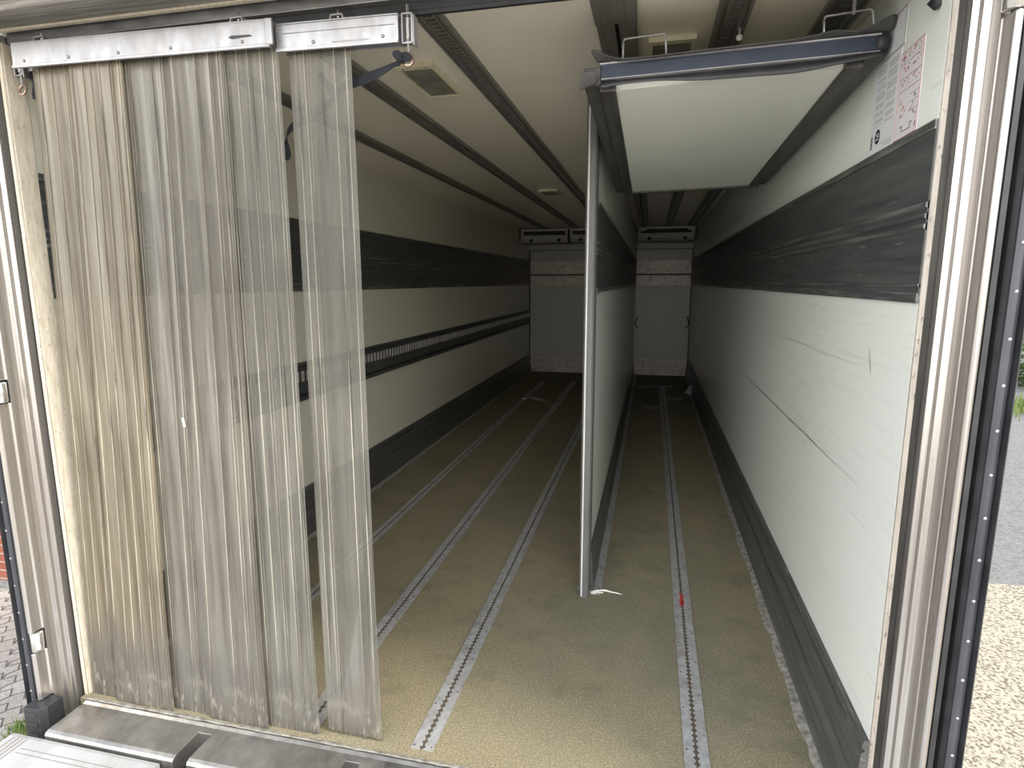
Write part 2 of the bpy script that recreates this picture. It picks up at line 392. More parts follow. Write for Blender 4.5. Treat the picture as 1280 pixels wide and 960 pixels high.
struct('wall_marks', b, [simple('dark_scrape', (.16,.16,.15), .6), simple('faint_scrape', (.46,.47,.43), .5)])

# dark rub bands on both walls (with two raised ridges)
def band(name, xs, sgn, z0, z1, y0=1.56):
    b = MB(); t = .010*sgn
    def strip(za, zb, th, k): b.box(min(xs, xs+sgn*th), max(xs, xs+sgn*th), y0, YB-.002, za, zb, k)
    strip(z0+.02, z1-.018, .003, 0)
    strip(z0, z0+.022, .006, 1); strip(z1-.02, z1, .006, 1)
    for zc in (1.544, 1.566, 1.590):
        b.prism([(xs, zc-.009), (xs+sgn*.007, zc-.004), (xs+sgn*.007, zc+.003), (xs, zc+.009)], 'y', y0, YB-.002, 1)
    strip(z0+.035, z0+.042, .005, 1)
    return struct(name, b, [M['band'], M['rub']])
band('trim_1', 0, 1, 1.378, 1.765)
band('trim_2', W, -1, 1.378, 1.765, 1.503)
# back wall: kick plate and plate at rub band height, seams
b = MB()
b.box(.004, W-.004, YB-.008, YB, 0, .10); b.box(.004, W-.004, YB-.006, YB, .11, .25)
struct('trim_3', b, M['backmetal'])
b = MB()
b.box(.004, W-.004, YB-.007, YB, 1.545, 1.742); b.box(.004, W-.004, YB-.007, YB, 1.37, 1.52)
b.box(.004, W-.004, YB-.004, YB, 1.52, 1.545, 1)
struct('trim_4', b, [M['backmetal'], M['rubber']])
b = MB(); b.box(0, W, YB-.006, YB, 1.902, 1.912)
for x in (0.0, W-.012): b.box(x, x+.012, YB-.03, YB, .0, 1.9)
struct('trim_5', b, M['rubber'])

# scuff boards at the foot of the walls
def scuff(name, xs, sgn, y0=1.60):
    b = MB()
    p = [(xs, 0), (xs+sgn*.036, 0), (xs+sgn*.034, .012), (xs+sgn*.022, .150), (xs+sgn*.014, .154), (xs+sgn*.014, .162),
         (xs+sgn*.020, .166), (xs+sgn*.016, .240), (xs+sgn*.008, .246), (xs+sgn*.008, .252), (xs+sgn*.016, .256), (xs+sgn*.012, .278), (xs, .280)]
    b.prism(p, 'y', y0, YB-.01, 0)
    # uneven bead of dried dirt where the board meets the floor
    n = 150; x1 = xs+sgn*.034
    vs = []
    for i in range(n+1):
        y = y0+(YB-.3-y0)*i/n; w = .012+.016*random.random()
        vs.append([b.bm.verts.new(q) for q in ((x1, y, .001), (x1, y, .010), (x1+sgn*w, y, .004), (x1+sgn*(w+.006), y, .0005))])
    for i in range(n):
        for j in range(3):
            f = b.bm.faces.new([vs[i][j], vs[i][j+1], vs[i+1][j+1], vs[i+1][j]]); f.material_index = 1
    return struct(name, b, [M['skirt'], M['dirtline']])
scuff('baseboard_left', 0, 1, 1.56); scuff('baseboard_right', W, -1, 1.503)

# lashing rail on the left wall
lr = thing('lashing_rail', (0, 1.57, .776), 'long black lashing rail with a row of slots along the left wall', 'rail')
b = MB(); ya, yb = 1.57, YB-.01
b.box(0, .006, ya, yb, .776, .990, 1)
for za, zb in ((.776,.800), (.815,.880), (.945,.965), (.972,.990)): b.box(0, .014, ya, yb, za, zb, 0)
b.build('channel', [M['band'], M['black']], lr)
b = MB(); y = ya
while y < yb-.05:
    b.box(.0062, .012, y, y+.022, .884, .941); y += .050
b.build('slot_row', simple('slot_light_metal', (.50,.48,.45), .5, .3), lr)

# ------------------------------------------------------------------ ceiling rails
def ceiling_rail(x0, x1, y0, y1, label, double=False):
    xc = (x0+x1)/2
    t = thing('ceiling_rail', (xc, y0, H), label, 'rail', None)
    b = MB(); z0 = H-.014
    if double:
        b.box(x0, xc-.006, y0, y1, z0, H); b.box(xc+.006, x1, y0, y1, z0, H); b.box(xc-.006, xc+.006, y0, y1, H-.003, H, 1)
        b.build('rail_profile', [M['rail'], M['railgroove']], t)
        c = MB(); c.box(x0-.003, x1+.003, y0-.30, y0, H-.018, H); c.build('end_plate', M['rail'], t, bevel=.002)
        return t
    g = .016
    b.box(x0, xc-g, y0, y1, H-.010, H); b.box(xc+g, x1, y0, y1, H-.010, H)
    for s in (-1, 1):
        e = xc+s*(g+.004); b.box(e-.003, e+.003, y0, y1, H-.016, H-.010)
        e = xc+s*((x1-x0)/2-.006); b.box(e-.005, e+.005, y0, y1, H-.015, H-.010)
    b.box(xc-g, xc+g, y0, y1, H-.0015, H, 1)
    y = y0+.01
    while y < y1-.02:
        b.box(xc-g, xc+g, y, y+.015, H-.009, H-.0015); y += .027
    b.build('rail_profile', [M['rail'], M['railgroove']], t)
    return t
YR = 8.62
ceiling_rail(.337, .417, 1.60, YR, 'slotted black ceiling rail nearest the left wall')
ceiling_rail(.775, .857, 1.60, YR, 'slotted black ceiling rail left of the larger ceiling lamp, second from the left wall')
ceiling_rail(1.199, 1.279, 1.60, YR, 'slotted black ceiling rail passing right of the larger ceiling lamp')
ceiling_rail(1.697, 1.813, 1.895, YR, 'wide flat split ceiling rail with a screwed end plate above the raised panel', True)
ceiling_rail(2.034, 2.126, 1.60, YR, 'slotted ceiling rail above the middle of the raised panel, beside the white knob')
ceiling_rail(2.322, 2.425, 1.60, YR, 'dark ceiling rail nearest the right wall above the hook and handle')

# ------------------------------------------------------------------ floor tracks
def floor_track(x0, x1, y0, y1, label, red=None):
    xc = (x0+x1)/2; t = thing('floor_track', (xc, y0, 0), label, 'rail')
    b = MB(); zt = .004; pitch = .0235; n = int((y1-y0)/pitch*4)
    b.box(x0+.004, x1-.004, y0+.002, y1, 0, .0012, 1)
    for s in (-1, 1):
        xo = x0 if s < 0 else x1
        prev = None
        for i in range(n+1):
            y = y0+(y1-y0)*i/n; ph = i % 4
            xi = xc+s*(.0095 if ph in (1, 2) else .0035)
            q = [b.bm.verts.new(p) for p in ((xo, y, zt), (xi, y, zt), (xi, y, .001), (xo, y, 0))]
            if prev:
                for j in range(3): b.bm.faces.new([prev[j], prev[j+1], q[j+1], q[j]])
                b.bm.faces.new([prev[3], prev[0], q[0], q[3]])
            else: b.bm.faces.new(q)
            prev = q
        b.bm.faces.new(prev)
    y = y0+.012; k = 0
    while y < y1:
        for s in (-1, 1): b.dome((xc+s*(x1-x0)*.39, y+(.07 if s > 0 and k else 0), zt), (0,0,1), .0035, .0012, 8, 1)
        y += .19; k += 1
    o = b.build('track_plate', [M['track'], M['trackslot']], t)
    if red:
        c = MB()
        for (dx0, dx1, a_, e_) in ((-.011,-.003,-.045,.0),(.002,.009,-.04,.01),(-.008,.004,.005,.03),(-.004,.010,.035,.05),(-.010,-.002,.055,.07)): c.box(xc+dx0, xc+dx1, red+a_, red+e_, .0036, .0050)
        q = c.build('paint_mark', M['red'], t); q['label'] = 'small red paint mark'
    return t
floor_track(.372, .432, 1.52, 8.45, 'floor track nearest the left wall, partly behind the strip curtain')
floor_track(.806, .878, 1.52, 8.5, 'floor track coming out from behind the right edge of the loose curtain strip')
floor_track(1.203, 1.276, 1.521, 8.4, 'grey perforated floor track ending at the sill left of the divider')
floor_track(2.029, 2.103, 1.50, 8.3, 'floor track right of the divider with a red paint mark', 2.60)

# ------------------------------------------------------------------ divider
dv = thing('divider_wall', (1.63, 2.535, 0), 'tall thin lengthwise partition standing in the middle of the load bay', 'partition')
b = MB(); b.box(1.614, 1.644, 2.56, YB-.01, .004, H-.002); b.build('panel', M['divider'], dv)
b = MB(); b.prism([(1.606,2.620),(1.606,2.540),(1.612,2.534),(1.644,2.534),(1.651,2.542),(1.651,2.625),(1.646,2.625),(1.646,2.620)], 'z', .0, H-.002)
b.build('edge_profile', simple('grey_edge_profile', (.13,.13,.127), .55, .1, (.10,.10,.097), 12, (4,4,.5)), dv, bevel=.0015)
b = MB(); b.prism([(1.614,2.540),(1.615,2.530),(1.618,2.527),(1.621,2.530),(1.622,2.540)], 'z', .008, H-.004)
o = b.build('edge_bead', M['white'], dv); o['label'] = 'thin white bead along the front edge'
b = MB()
for za, zb, th, k in ((1.40,1.745,.005,0),(1.378,1.40,.010,1),(1.745,1.763,.010,1)): b.box(1.644, 1.644+th, 2.63, YB-.012, za, zb, k)
for zc in (1.544, 1.566, 1.590): b.prism([(1.644, zc-.009), (1.653, zc-.004), (1.653, zc+.004), (1.644, zc+.009)], 'y', 2.63, YB-.012, 1)
b.build('rub_band', [M['band'], M['rub']], dv)
b = MB(); b.prism([(1.644,.004),(1.667,.004),(1.665,.03),(1.655,.195),(1.644,.20)], 'y', 2.60, YB-.012); b.build('kick_board', M['skirt'], dv)
b = MB()
b.box(1.644, 1.702, 2.575, YB-.012, .0005, .005)
b.box(1.592, 1.614, 2.600, YB-.012, .0005, .005)
for i in range(30):
    for x in (1.692, 1.600): b.dome((x, 2.625+.17*i, .005), (0,0,1), .0045, .002, 8, 1)
b.build('floor_flange', [M['track'], M['trackslot']], dv)
b = MB()
pts = [proj(*p, 'z', .006) for p in ((739,741),(744,739),(750,738),(757,738),(764,740),(770,741),(777,743))]
b.tube(pts, [.006,.006,.005,.005,.0035,.003,.0015], 6)
b.tube([proj(*p, 'z', .008) for p in ((741,742),(748,740),(754,741))], .003, 5)
o = b.build('sealing_cord', M['wire'], None, origin=pts[0])
tag(o, 'frayed white cord lying on the floor at the foot of the divider', 'cord')

# ------------------------------------------------------------------ evaporators
def evaporator(x0, x1, label, bright=False):
    y0, y1, z0, z1 = 8.63, 9.36, 1.975, H-.012
    t = thing('cooling_unit', ((x0+x1)/2, 9.0, z0), label, 'cooling unit', 'cooling units at the far end')
    b = MB()
    b.prism([(y1, z0+.02), (y0+.10, z0), (y0+.03, z0+.006), (y0, z0+.05), (y0, z1), (y1, z1)], 'x', x0, x1)
    b.build('casing', M['evap'], t, bevel=.01)
    b = MB(); b.box(x0+.04, x1-.04, y0-.004, y0+.01, z0+.108, z0+.162); 
    g = b.build('grille', M['black'], t)
    for xx in (x0+.15, x1-.13):
        c = MB(); c.dome((xx, y0+.002, z0+.040), (0,-1,.3), .025, .012, 12); c.build('plug', M['black'], t)
    c = MB(); c.box(x0, x1, y0-.004, y0, z1-.014, z1); c.build('top_strip', M['white'], t)
    c = MB()
    for i in range(9): c.box(x0+.15+i*.019, x0+.162+i*.019, y0-.003, y0, z0+.088, z0+.096)
    c.build('nameplate', M['black'], t)
    return t
evaporator(.02, .70, 'pale cooling unit with black grille in the far left upper corner')
evaporator(.73, 1.58, 'cooling unit at the far end partly hidden by the divider edge')
u = evaporator(1.675, 2.43, 'cooling unit at the far end between divider and right wall')
for x in (1.68, 2.33):
    b = MB(); b.box(x, x+.10, 8.60, 8.626, 2.115, 2.165); b.build('mounting_tab', M['evap'], u)

# ------------------------------------------------------------------ ceiling lamps
def lamp(x0, x1, y0, y1, label):
    t = thing('ceiling_lamp', ((x0+x1)/2, (y0+y1)/2, H), label, 'lamp')
    b = MB(); f = .018; z0 = H-.016
    for q in ((x0,x1,y0,y0+f*1.6),(x0,x1,y1-f,y1),(x0,x0+f*.7,y0+f*1.6,y1-f),(x1-f*.7,x1,y0+f*1.6,y1-f)): b.box(*q, z0, H)
    for x in (x0+.03, x1-.03):
        for y in (y0+.012, y1-.009): b.dome((x, y, z0), (0,0,-1), .004, .002, 8, 1)
    b.build('frame', [M['lampframe'], M['lampglass']], t)
    b = MB(); b.box(x0+f*.6, x1-f*.6, y0+f*1.4, y1-f*.8, H-.011, H-.001); b.build('cover', M['lampglass'], t)
lamp(.975, 1.118, 2.09, 2.45, 'larger-looking rectangular ceiling lamp with cream frame beside the strap ring')
lamp(1.845, 1.99, 2.06, 2.42, 'cream framed ceiling lamp behind the left handle of the raised panel')
lamp(.94, 1.095, 5.04, 5.38, 'small distant ceiling lamp between two rails deep inside')

# ------------------------------------------------------------------ raised bulkhead panel
YN, YF = 1.83, 3.50
XL, XR = 1.672, 2.448
def zlow(x, y): return 1.966 + (1.903-1.966)*(y-YN)/(YF-YN) + .018*(x-XL)/(XR-XL)
def slab(b, x0, x1, y0, y1, dz0, dz1, k=0):
    P = []
    for dz in (dz0, dz1):
        for x, y in ((x0,y0),(x1,y0),(x1,y1),(x0,y1)): P.append((x, y, zlow(x, y)+dz))
    b.hexa(P, k)
fp = thing('folding_bulkhead', ((XL+XR)/2, YF, 1.94), 'white insulated bulkhead panel with dark frame folded up under the ceiling right of the divider', 'partition')
b = MB(); slab(b, XL+.065, XR-.065, YN+.03, YF-.05, .004, .060); b.build('panel', M['flap'], fp)
b = MB()
# frame members: sloped inner flange and outer body
for (x0, x1, y0, y1) in ((XL, XL+.05, YN, YF), (XR-.05, XR, YN, YF), (XL, XR, YF-.045, YF)):
    slab(b, x0, x1, y0, y1, .012, .062)
for xa, xb, s in ((XL+.045, XL+.090, 1), (XR-.090, XR-.045, -1)):
    slab(b, xa, xb, YN+.01, YF-.03, -.004, .02)
slab(b, XL+.04, XR-.04, YF-.05, YF-.02, -.006, .02)
b.build('frame', M['frame'], fp, bevel=.004)
b = MB(); slab(b, XL+.05, XR-.018, YN-.012, YN+.03, .024, .062, 0)
b.build('end_bar', M['bluebar'], fp)
b = MB(); slab(b, XL+.046, XR-.018, YN-.018, YN+.0, .060, .064); slab(b, XL+.05, XR-.018, YN-.0135, YN+.0, .0225, .024)
b.build('bar_bead', M['alu'], fp)
# wavy rubber lips above and below the bar
def lip(name, pts_top, pts_bot, y_top, y_bot, matk, parent=fp):
    b = MB(); n = len(pts_top); V = []
    for i in range(n):
        a = proj(*pts_top[i], 'y', y_top[i] if isinstance(y_top, list) else y_top); c = proj(*pts_bot[i], 'y', y_bot)
        mid = (a+c)/2 + Vector((0, -.006, 0))
        V.append([b.bm.verts.new(a), b.bm.verts.new(mid), b.bm.verts.new(c)])
    for i in range(n-1):
        for j in range(2): b.bm.faces.new([V[i][j], V[i][j+1], V[i+1][j+1], V[i+1][j]])
    o = b.build(name, matk, parent, smooth=True)
    sm = o.modifiers.new('s', 'SUBSURF'); sm.levels = 1; sm.render_levels = 2
    so = o.modifiers.new('t', 'SOLIDIFY'); so.thickness = .003; so.offset = 0
    return o
lip('rubber_lip', [(737,61),(748,63),(760,70),(775,74),(800,72),(850,66),(900,60),(950,54),(1000,49),(1030,41),(1048,36),(1065,40),(1082,37),(1100,27),(1122,13)],
    [(746,78),(752,78),(762,78),(776,77),(800,74),(850,69),(900,63),(950,57),(1000,52),(1030,48),(1048,46),(1065,44),(1082,42),(1100,40),(1118,39)], 1.79, 1.818, M['rubber_grey'])
lip('rubber_lip', [(748,104),(770,101),(800,98),(840,95),(880,91),(920,87),(960,83),(1000,79),(1040,74),(1080,68),(1106,62)],
    [(750,112),(770,106),(800,103),(832,100),(868,102),(910,98),(950,95),(1000,92),(1040,82),(1080,75),(1108,70)], 1.822, 1.815, M['rubber'])
lip('corner_lip', [(727,90),(733,88),(739,89),(745,87)], [(723,116),(730,111),(738,107),(747,104)], 1.80, 1.82, M['rubber_grey'])
b = MB(); c0 = Vector((2.452, 1.835, 2.030))
b.tube([c0+Vector((-.032,0,0)), c0+Vector((-.028,0,0)), c0+Vector((-.004,0,0)), c0+Vector((0,0,0))], [.020,.026,.026,.018], 14)
b.build('end_roller', M['rubber'], fp)
# two bent rod handles
def handle(px, name='handle'):
    b = MB(); P = [proj(*p, 'y', 1.86) for p in px]; path = []
    for i, p in enumerate(P):
        if 0 < i < len(P)-1:
            a = (P[i-1]-p).normalized()*.010; c = (P[i+1]-p).normalized()*.010
            for k in range(5):
                t = k/4; path.append((p+a)*(1-t)**2 + p*2*t*(1-t) + (p+c)*t*t)
        else: path.append(p)
    b.tube(path, .0034, 8); b.build(name, M['alu'], fp, smooth=True)
handle([(778,84),(779,49),(832,42),(833,76)])
handle([(1029,56),(1030,21),(1091,11),(1093,46)])
# steel hook rod from the ceiling catching the right handle
b = MB(); P0 = proj(1067, 18, 'y', 1.85)
b.box(P0.x-.004, P0.x+.004, P0.y-.002, P0.y+.002, P0.z-.001, H)
o = b.build('hanging_hook', M['alu'], None, origin=P0); tag(o, 'thin light metal hook bar hanging from the ceiling at the right handle', 'hook')
b = MB(); P0 = proj(924, 47, 'z', 2.14)
b.tube([P0+Vector((0,0,-.009)), P0+Vector((0,0,-.006)), P0, P0+Vector((0,0,.006)), P0+Vector((0,0,.009)), P0+Vector((0,0,.037))], [.004,.008,.010,.008,.003,.003], 12)
o = b.build('ceiling_stud', M['white'], None, origin=P0); tag(o, 'small round white stud under the ceiling rail above the raised panel', 'stud')
b = MB(); P0 = proj(1176, 2, 'x', W)
b.tube([P0+Vector((0,0,.045)), P0+Vector((-.008,0,.03)), P0+Vector((-.012,0,0)), P0+Vector((-.004,0,-.012))], [.012,.014,.014,.008], 10)
o = b.build('wall_buffer', M['rubber'], None, origin=P0); tag(o, 'small black rubber buffer at the top of the right wall by the door post', 'buffer')

# ------------------------------------------------------------------ notices on the right wall
def notice(name, y0, y1, z0, z1, paper, label):
    # y0 near the door, y1 deeper inside
    t = thing(name, (W, (y0+y1)/2, z0), label, 'sign')
    b = MB(); b.box(W-.0012, W, y0, y1, z0, z1); b.build('sheet', paper, t)
    return t
def prn(b, y0, y1, z0, z1, k=0): b.box(W-.0018, W-.0010, min(y0,y1), max(y0,y1), min(z0,z1), max(z0,z1), k)
XN = W-.0015
t = notice('instruction_sheet', 1.752, 1.925, 1.768, 1.990, M['paper'], 'white sheet of small grey text with a round black logo on the right wall')
b = MB()
for cx in (1.762, 1.838):
    b = MB(); z = 1.982
    while z > 1.835:
        for i in range(random.choice((3, 4, 5, 6))):
            prn(b, cx+.004, cx+.070-random.random()*.006, z, z-.0018); z -= .0034
            if z < 1.835: break
        z -= .006
    b.build('text_column', M['inkgrey'], t)
b = MB()
for i in range(3): prn(b, 1.765, 1.845-.012*i, 1.789-.005*i, 1.787-.005*i)
b.build('small_print', M['inkgrey'], t)
b = MB(); cy, cz, r = 1.868, 1.808, .019; n = 24
vs = [b.bm.verts.new((W-.0019, cy+r*math.cos(2*math.pi*i/n), cz+r*math.sin(2*math.pi*i/n))) for i in range(n)]
b.bm.faces.new(vs)
for (a, c, zz) in ((-.011,.011,.006), (-.014,.004,0), (-.009,.011,-.007)):
    b.box(W-.0025, W-.0019, cy+a, cy+c, cz+zz-.0012, cz+zz+.0012, 1)
b.build('round_logo', [M['inkblack'], M['paper']], t)
b = MB(); prn(b, 1.906, 1.918, 1.783, 1.815, 0)
for i in range(4): b.box(W-.0024, W-.0018, 1.908, 1.916, 1.788+i*.007, 1.7895+i*.007, 1)
b.build('green_mark', [M['inkgreen'], M['paper']], t)

t = notice('pictogram_sheet', 1.617, 1.748, 1.768, 1.972, M['paperpink'], 'pictogram sheet with thin dark red border on the right wall nearest the door post')
b = MB()
for q in ((1.617,1.6185,1.768,1.972),(1.7465,1.748,1.768,1.972),(1.617,1.748,1.768,1.7695),(1.617,1.748,1.9705,1.972)): prn(b, *q, 0)
for z in (1.942, 1.908, 1.878): prn(b, 1.62, 1.746, z, z+.0012, 1)
for z in (1.860, 1.842, 1.822): prn(b, 1.62, 1.672, z, z+.0012, 1)
rnd = random.Random(3)
for z in (1.948, 1.922, 1.888):
    for y in (1.635, 1.66, 1.69, 1.715):
        for k in range(5):
            a = y+rnd.uniform(-.009,.009); c = z+rnd.uniform(0,.018)
            prn(b, a, a+rnd.uniform(.002,.008), c, c+rnd.uniform(.001,.004), rnd.choice((0,1,1,2)))
for (y, z) in ((1.715,1.850),(1.700,1.835),(1.71,1.818),(1.64,1.850),(1.655,1.832),(1.64,1.812)):
    for k in range(6):
        a = y+rnd.uniform(-.012,.012); c = z+rnd.uniform(-.008,.008)
        prn(b, a, a+rnd.uniform(.002,.007), c, c+rnd.uniform(.001,.005), rnd.choice((0,1,1)))
for q in ((1.655,1.705,1.782,1.7845),(1.655,1.659,1.782,1.796),(1.701,1.705,1.782,1.796),(1.700,1.715,1.793,1.797),(1.645,1.657,1.793,1.797),(1.625,1.630,1.780,1.792)): prn(b, *q, 1)
for q in ((1.716,1.742,1.955,1.959),(1.727,1.731,1.948,1.967),(1.665,1.670,1.957,1.968)): prn(b, *q, 2)
b.build('pictograms', [M['inkred'], M['ink'], M['inkred']], t)

t = notice('framed_plate', 1.740, 1.880, 1.995, 2.085, M['paper'], 'blank dark-outlined white plate high on the right wall behind the panel corner')
b = MB()
for q in ((1.740,1.7425,1.995,2.085),(1.740,1.88,1.995,1.9975),(1.740,1.88,2.0825,2.085),(1.8775,1.88,1.995,2.085)): prn(b, *q)
b.build('outline', M['ink'], t)

# ------------------------------------------------------------------ door frame
prof = [(0,1.562),(0,1.50),(.012,1.50),(.012,1.535),(.030,1.535),(.030,1.484),(.041,1.479),(.043,1.467),(.056,1.463),(.058,1.428),(.062,1.424),(.0635,1.393),(.070,1.385),(.078,1.390),(.08,1.562)]
HZ = {'left': [(1.058,1.130),(.215,.290)], 'right': [(1.925,2.05)]}
def post(side):
    s = -1 if side == 'left' else 1; xs = 0 if side == 'left' else W
    lab = ('stained metal door post left of the strip curtain with two hinge barrels' if side == 'left'
           else 'stained metal door post on the right between the white wall and the black door seal')
    t = thing('door_post', (xs+s*.045, 1.46, 0), lab, 'door frame')
    b = MB()
    inner = [p for p in prof if p[0] <= .0585]; 
    b.prism([(xs+s*d, y) for d, y in inner]+[(xs+s*.058, 1.562)], 'z', -.06, 2.142, 0)
    b.build('jamb_profile', M['post'], t, bevel=.0022, seg=3)
    # outer corner profile, cut where the hinge barrels sit
    cuts = sorted(HZ[side]); z = .046 if s < 0 else -.03; outer = [(.058,1.562),(.058,1.428),(.062,1.424),(.0635,1.393),(.070,1.385),(.078,1.390),(.08,1.562)]
    segs = []
    for a, c in cuts: segs.append((z, a)); z = c
    segs.append((z, 2.127))
    b = MB()
    for a, c in segs: b.prism([(xs+s*d, y) for d, y in outer], 'z', a, c)
    for a, c in cuts: b.prism([(xs+s*d, y) for d, y in ((.058,1.562),(.058,1.44),(.08,1.44),(.08,1.562))], 'z', a-.001, c+.001)
    b.build('corner_profile', M['post'], t, bevel=.003, seg=3)
    b = MB()
    b.box(-.001, .003, 1.503, 1.560, 0, 2.12) if s < 0 else b.box(W+.001, W+.004, 1.503, 1.504, 0, 2.12)
    b.box(min(xs+s*.0005, xs+s*.0115), max(xs+s*.0005, xs+s*.0115), 1.497, 1.50, 0, 2.12)
    b.build('liner', M['cream'] if s < 0 else M['beige'], t)
    b = MB(); b.box(min(xs+s*.0125, xs+s*.0295), max(xs+s*.0125, xs+s*.0295), 1.508, 1.5345, 0, 2.14); b.build('channel_seal', M['gasket'], t)
    for a, c in cuts:
        h = MB(); cx, cy = xs+s*.067, 1.408
        h.tube([(cx,cy,a+.004),(cx,cy,a+.006),(cx,cy,c-.006),(cx,cy,c-.004)], [.015,.018,.018,.015], 16)
        h.build('hinge_barrel', M['chrome'], t)
        h2 = MB(); h2.box(min(cx+s*.004, cx+s*.016), max(cx+s*.004, cx+s*.016), 1.415, 1.44, a+.01, c-.01); h2.build('hinge_leaf', M['alu_dark'], t)
    return t
post('left'); tp = post('right')
b = MB(); b.box(W-.0005, W+.002, 1.5035, 1.562, 0, 2.14); b.build('wall_edge', M['wall'], tp)

hd = thing('door_header', (W/2, 1.45, 2.14), 'grimy metal header of the doorway above the strip curtain', 'door frame')
b = MB(); b.prism([(1.345,2.145),(1.355,2.128),(1.372,2.133),(1.488,2.150),(1.490,2.146),(1.500,2.147),(1.502,2.157),(1.520,2.160),(1.520,2.27),(1.345,2.27)], 'x', -.085, W+.085)
b.build('header_profile', M['header'], hd, bevel=.0015)
b = MB(); b.box(.0, W, 1.486, 1.501, 2.1435, 2.1495); b.build('lip_bead', M['cream'], hd, bevel=.001)
b = MB(); b.box(.003, W-.003, 1.520, 1.545, 2.122, 2.20)
b.build('track_fascia', M['alu_dark'], hd, bevel=.0015)
b = MB(); b.box(.003, W-.003, 1.545, 1.585, 2.104, 2.20); b.box(.003, W-.003, 1.548, 1.556, 2.094, 2.106, 0)
b.build('curtain_track', M['rubber'], hd, bevel=.001)
b = MB(); b.prism([(1.30,2.150),(1.343,2.146),(1.343,2.30),(1.30,2.30)], 'x', -.085, W+.085)
o = b.build('outer_lip', M['lining'], hd)

# sill
sl = thing('door_sill', (W/2, 1.40, 0), 'worn steel door sill with cut slots below the curtain', 'sill')
def sill_profile(): return [(1.478,-.10),(1.478,-.001),(1.470,.003),(1.458,-.002),(1.44,-.001),(1.337,-.002),(1.326,-.006),(1.321,-.014),(1.320,-.045),(1.330,-.052),(1.340,-.10)]
b = MB(); sx_ = [.022, .510, 1.03, 1.55, 2.07, 2.45]
for i in range(5):
    a = sx_[i]+(.048 if i else 0); c = sx_[i+1]
    b.prism(sill_profile(), 'x', a, c)
for i in range(1, 5): b.prism([(1.478,-.10),(1.478,-.001),(1.470,.003),(1.458,-.002),(1.432,-.0015),(1.432,-.10)], 'x', sx_[i]-.001, sx_[i]+.049)
b.build('sill_plate', M['sill'], sl, bevel=.002, seg=3)
b = MB(); b.box(-.05, W+.05, 1.34, 1.478, -.22, -.10); b.build('cross_member', M['rubber'], sl)
b = MB(); n = 90; prev = None
for i in range(n+1):
    x = .01+(W-.02)*i/n; w = .002+.007*random.random()
    q = [b.bm.verts.new(p) for p in ((x, 1.476-w*.5, .003), (x, 1.479, .004), (x, 1.483+w, .001))]
    if prev:
        for j in range(2): b.bm.faces.new([prev[j], prev[j+1], q[j+1], q[j]])
    prev = q
o = b.build('grit_line', M['dirtline'], sl)

# corner buffer
b = MB(); b.prism([(-.094,1.352),(-.030,1.352),(-.018,1.372),(-.018,1.426),(-.056,1.426),(-.094,1.426)], 'z', -.105, .044)
for z in (-.06,-.02,.015): b.box(-.085, -.040, 1.3495, 1.352, z, z+.012)
o = b.build('corner_buffer', M['rubber'], None, origin=(-.056,1.39,-.105), bevel=.004, seg=3)
tag(o, 'black rubber corner buffer at the foot of the left door post', 'buffer')

# tail lift platform
pf = thing('tail_lift_platform', (1.2, .9, -.03), 'pale grooved aluminium lift platform in front of the sill', 'platform')
b = MB(); b.prism([(1.314,-.020),(1.300,-.016),(.50,-.016),(.50,-.075),(1.314,-.075)], 'x', -.092, .470)
b.prism([(1.300,-.018),(1.292,-.016),(.50,-.016),(.50,-.075),(1.300,-.075)], 'x', .555, 2.50)
for x in (-.070, -.052, -.036, -.020): b.box(x, x+.004, .52, 1.298, -.0162, -.0150, 1)
for y in (1.262, 1.245, 1.12, 1.10, .98, .96): b.box(.0, .46, y, y+.003, -.0162, -.0152, 1)
b.build('deck', [M['platform'], M['groove']], pf, bevel=.002)
b = MB(); b.tube([(.472,1.29,-.05),(.50,1.29,-.05),(.553,1.29,-.05)], .022, 12); b.build('pivot', M['alu_dark'], pf)

# ------------------------------------------------------------------ open doors folded back
def door(side):
    s = -1 if side == 'left' else 1; xs = 0 if side == 'left' else W
    X = lambda d: xs+s*d
    lab = ('black-edged cargo door folded back outside the left door post' if side == 'left'
           else 'open cargo door on the right showing its black sealed edge with rivets')
    t = thing('cargo_door', (X(.13), 2.0, -.1), lab, 'door')
    b = MB(); b.prism([(X(.100),1.475),(X(.100),2.66),(X(.158),2.66),(X(.158),1.475)], 'z', -.12, 2.26)
    b.build('leaf', M['lining'], t)
    b = MB()
    b.prism([(X(.088),1.48),(X(.088),1.435),(X(.093),1.415),(X(.105),1.418),(X(.105),1.455),(X(.112),1.455),(X(.112),1.48)], 'z', -.12, 2.26, 0)
    b.prism([(X(.112),1.48),(X(.112),1.455),(X(.118),1.425),(X(.1245),1.416),(X(.1265),1.45),(X(.1265),1.48)], 'z', -.12, 2.26, 0)
    b.prism([(X(.156),1.48),(X(.156),1.428),(X(.160),1.412),(X(.166),1.42),(X(.166),1.50)], 'z', -.12, 2.26, 0)
    b.build('rubber_seal', [M['rubber'], M['rubber_grey']], t)
    b = MB()
    P = [(.1265,1.48),(.1265,1.424),(.130,1.419),(.136,1.4165),(.144,1.417),(.151,1.421),(.156,1.428),(.156,1.48)]
    b.prism([(X(d), y) for d, y in P], 'z', -.12, 2.26, 0)
    z = -.047
    while z < 2.2:
        b.dome((X(.1405), 1.417, z), (0,-1,0), .0042, .0028, 10, 1); z += .0968
    b.build('edge_strip', [M['seal'], M['alu']], t)
    return t
door('left'); door('right')

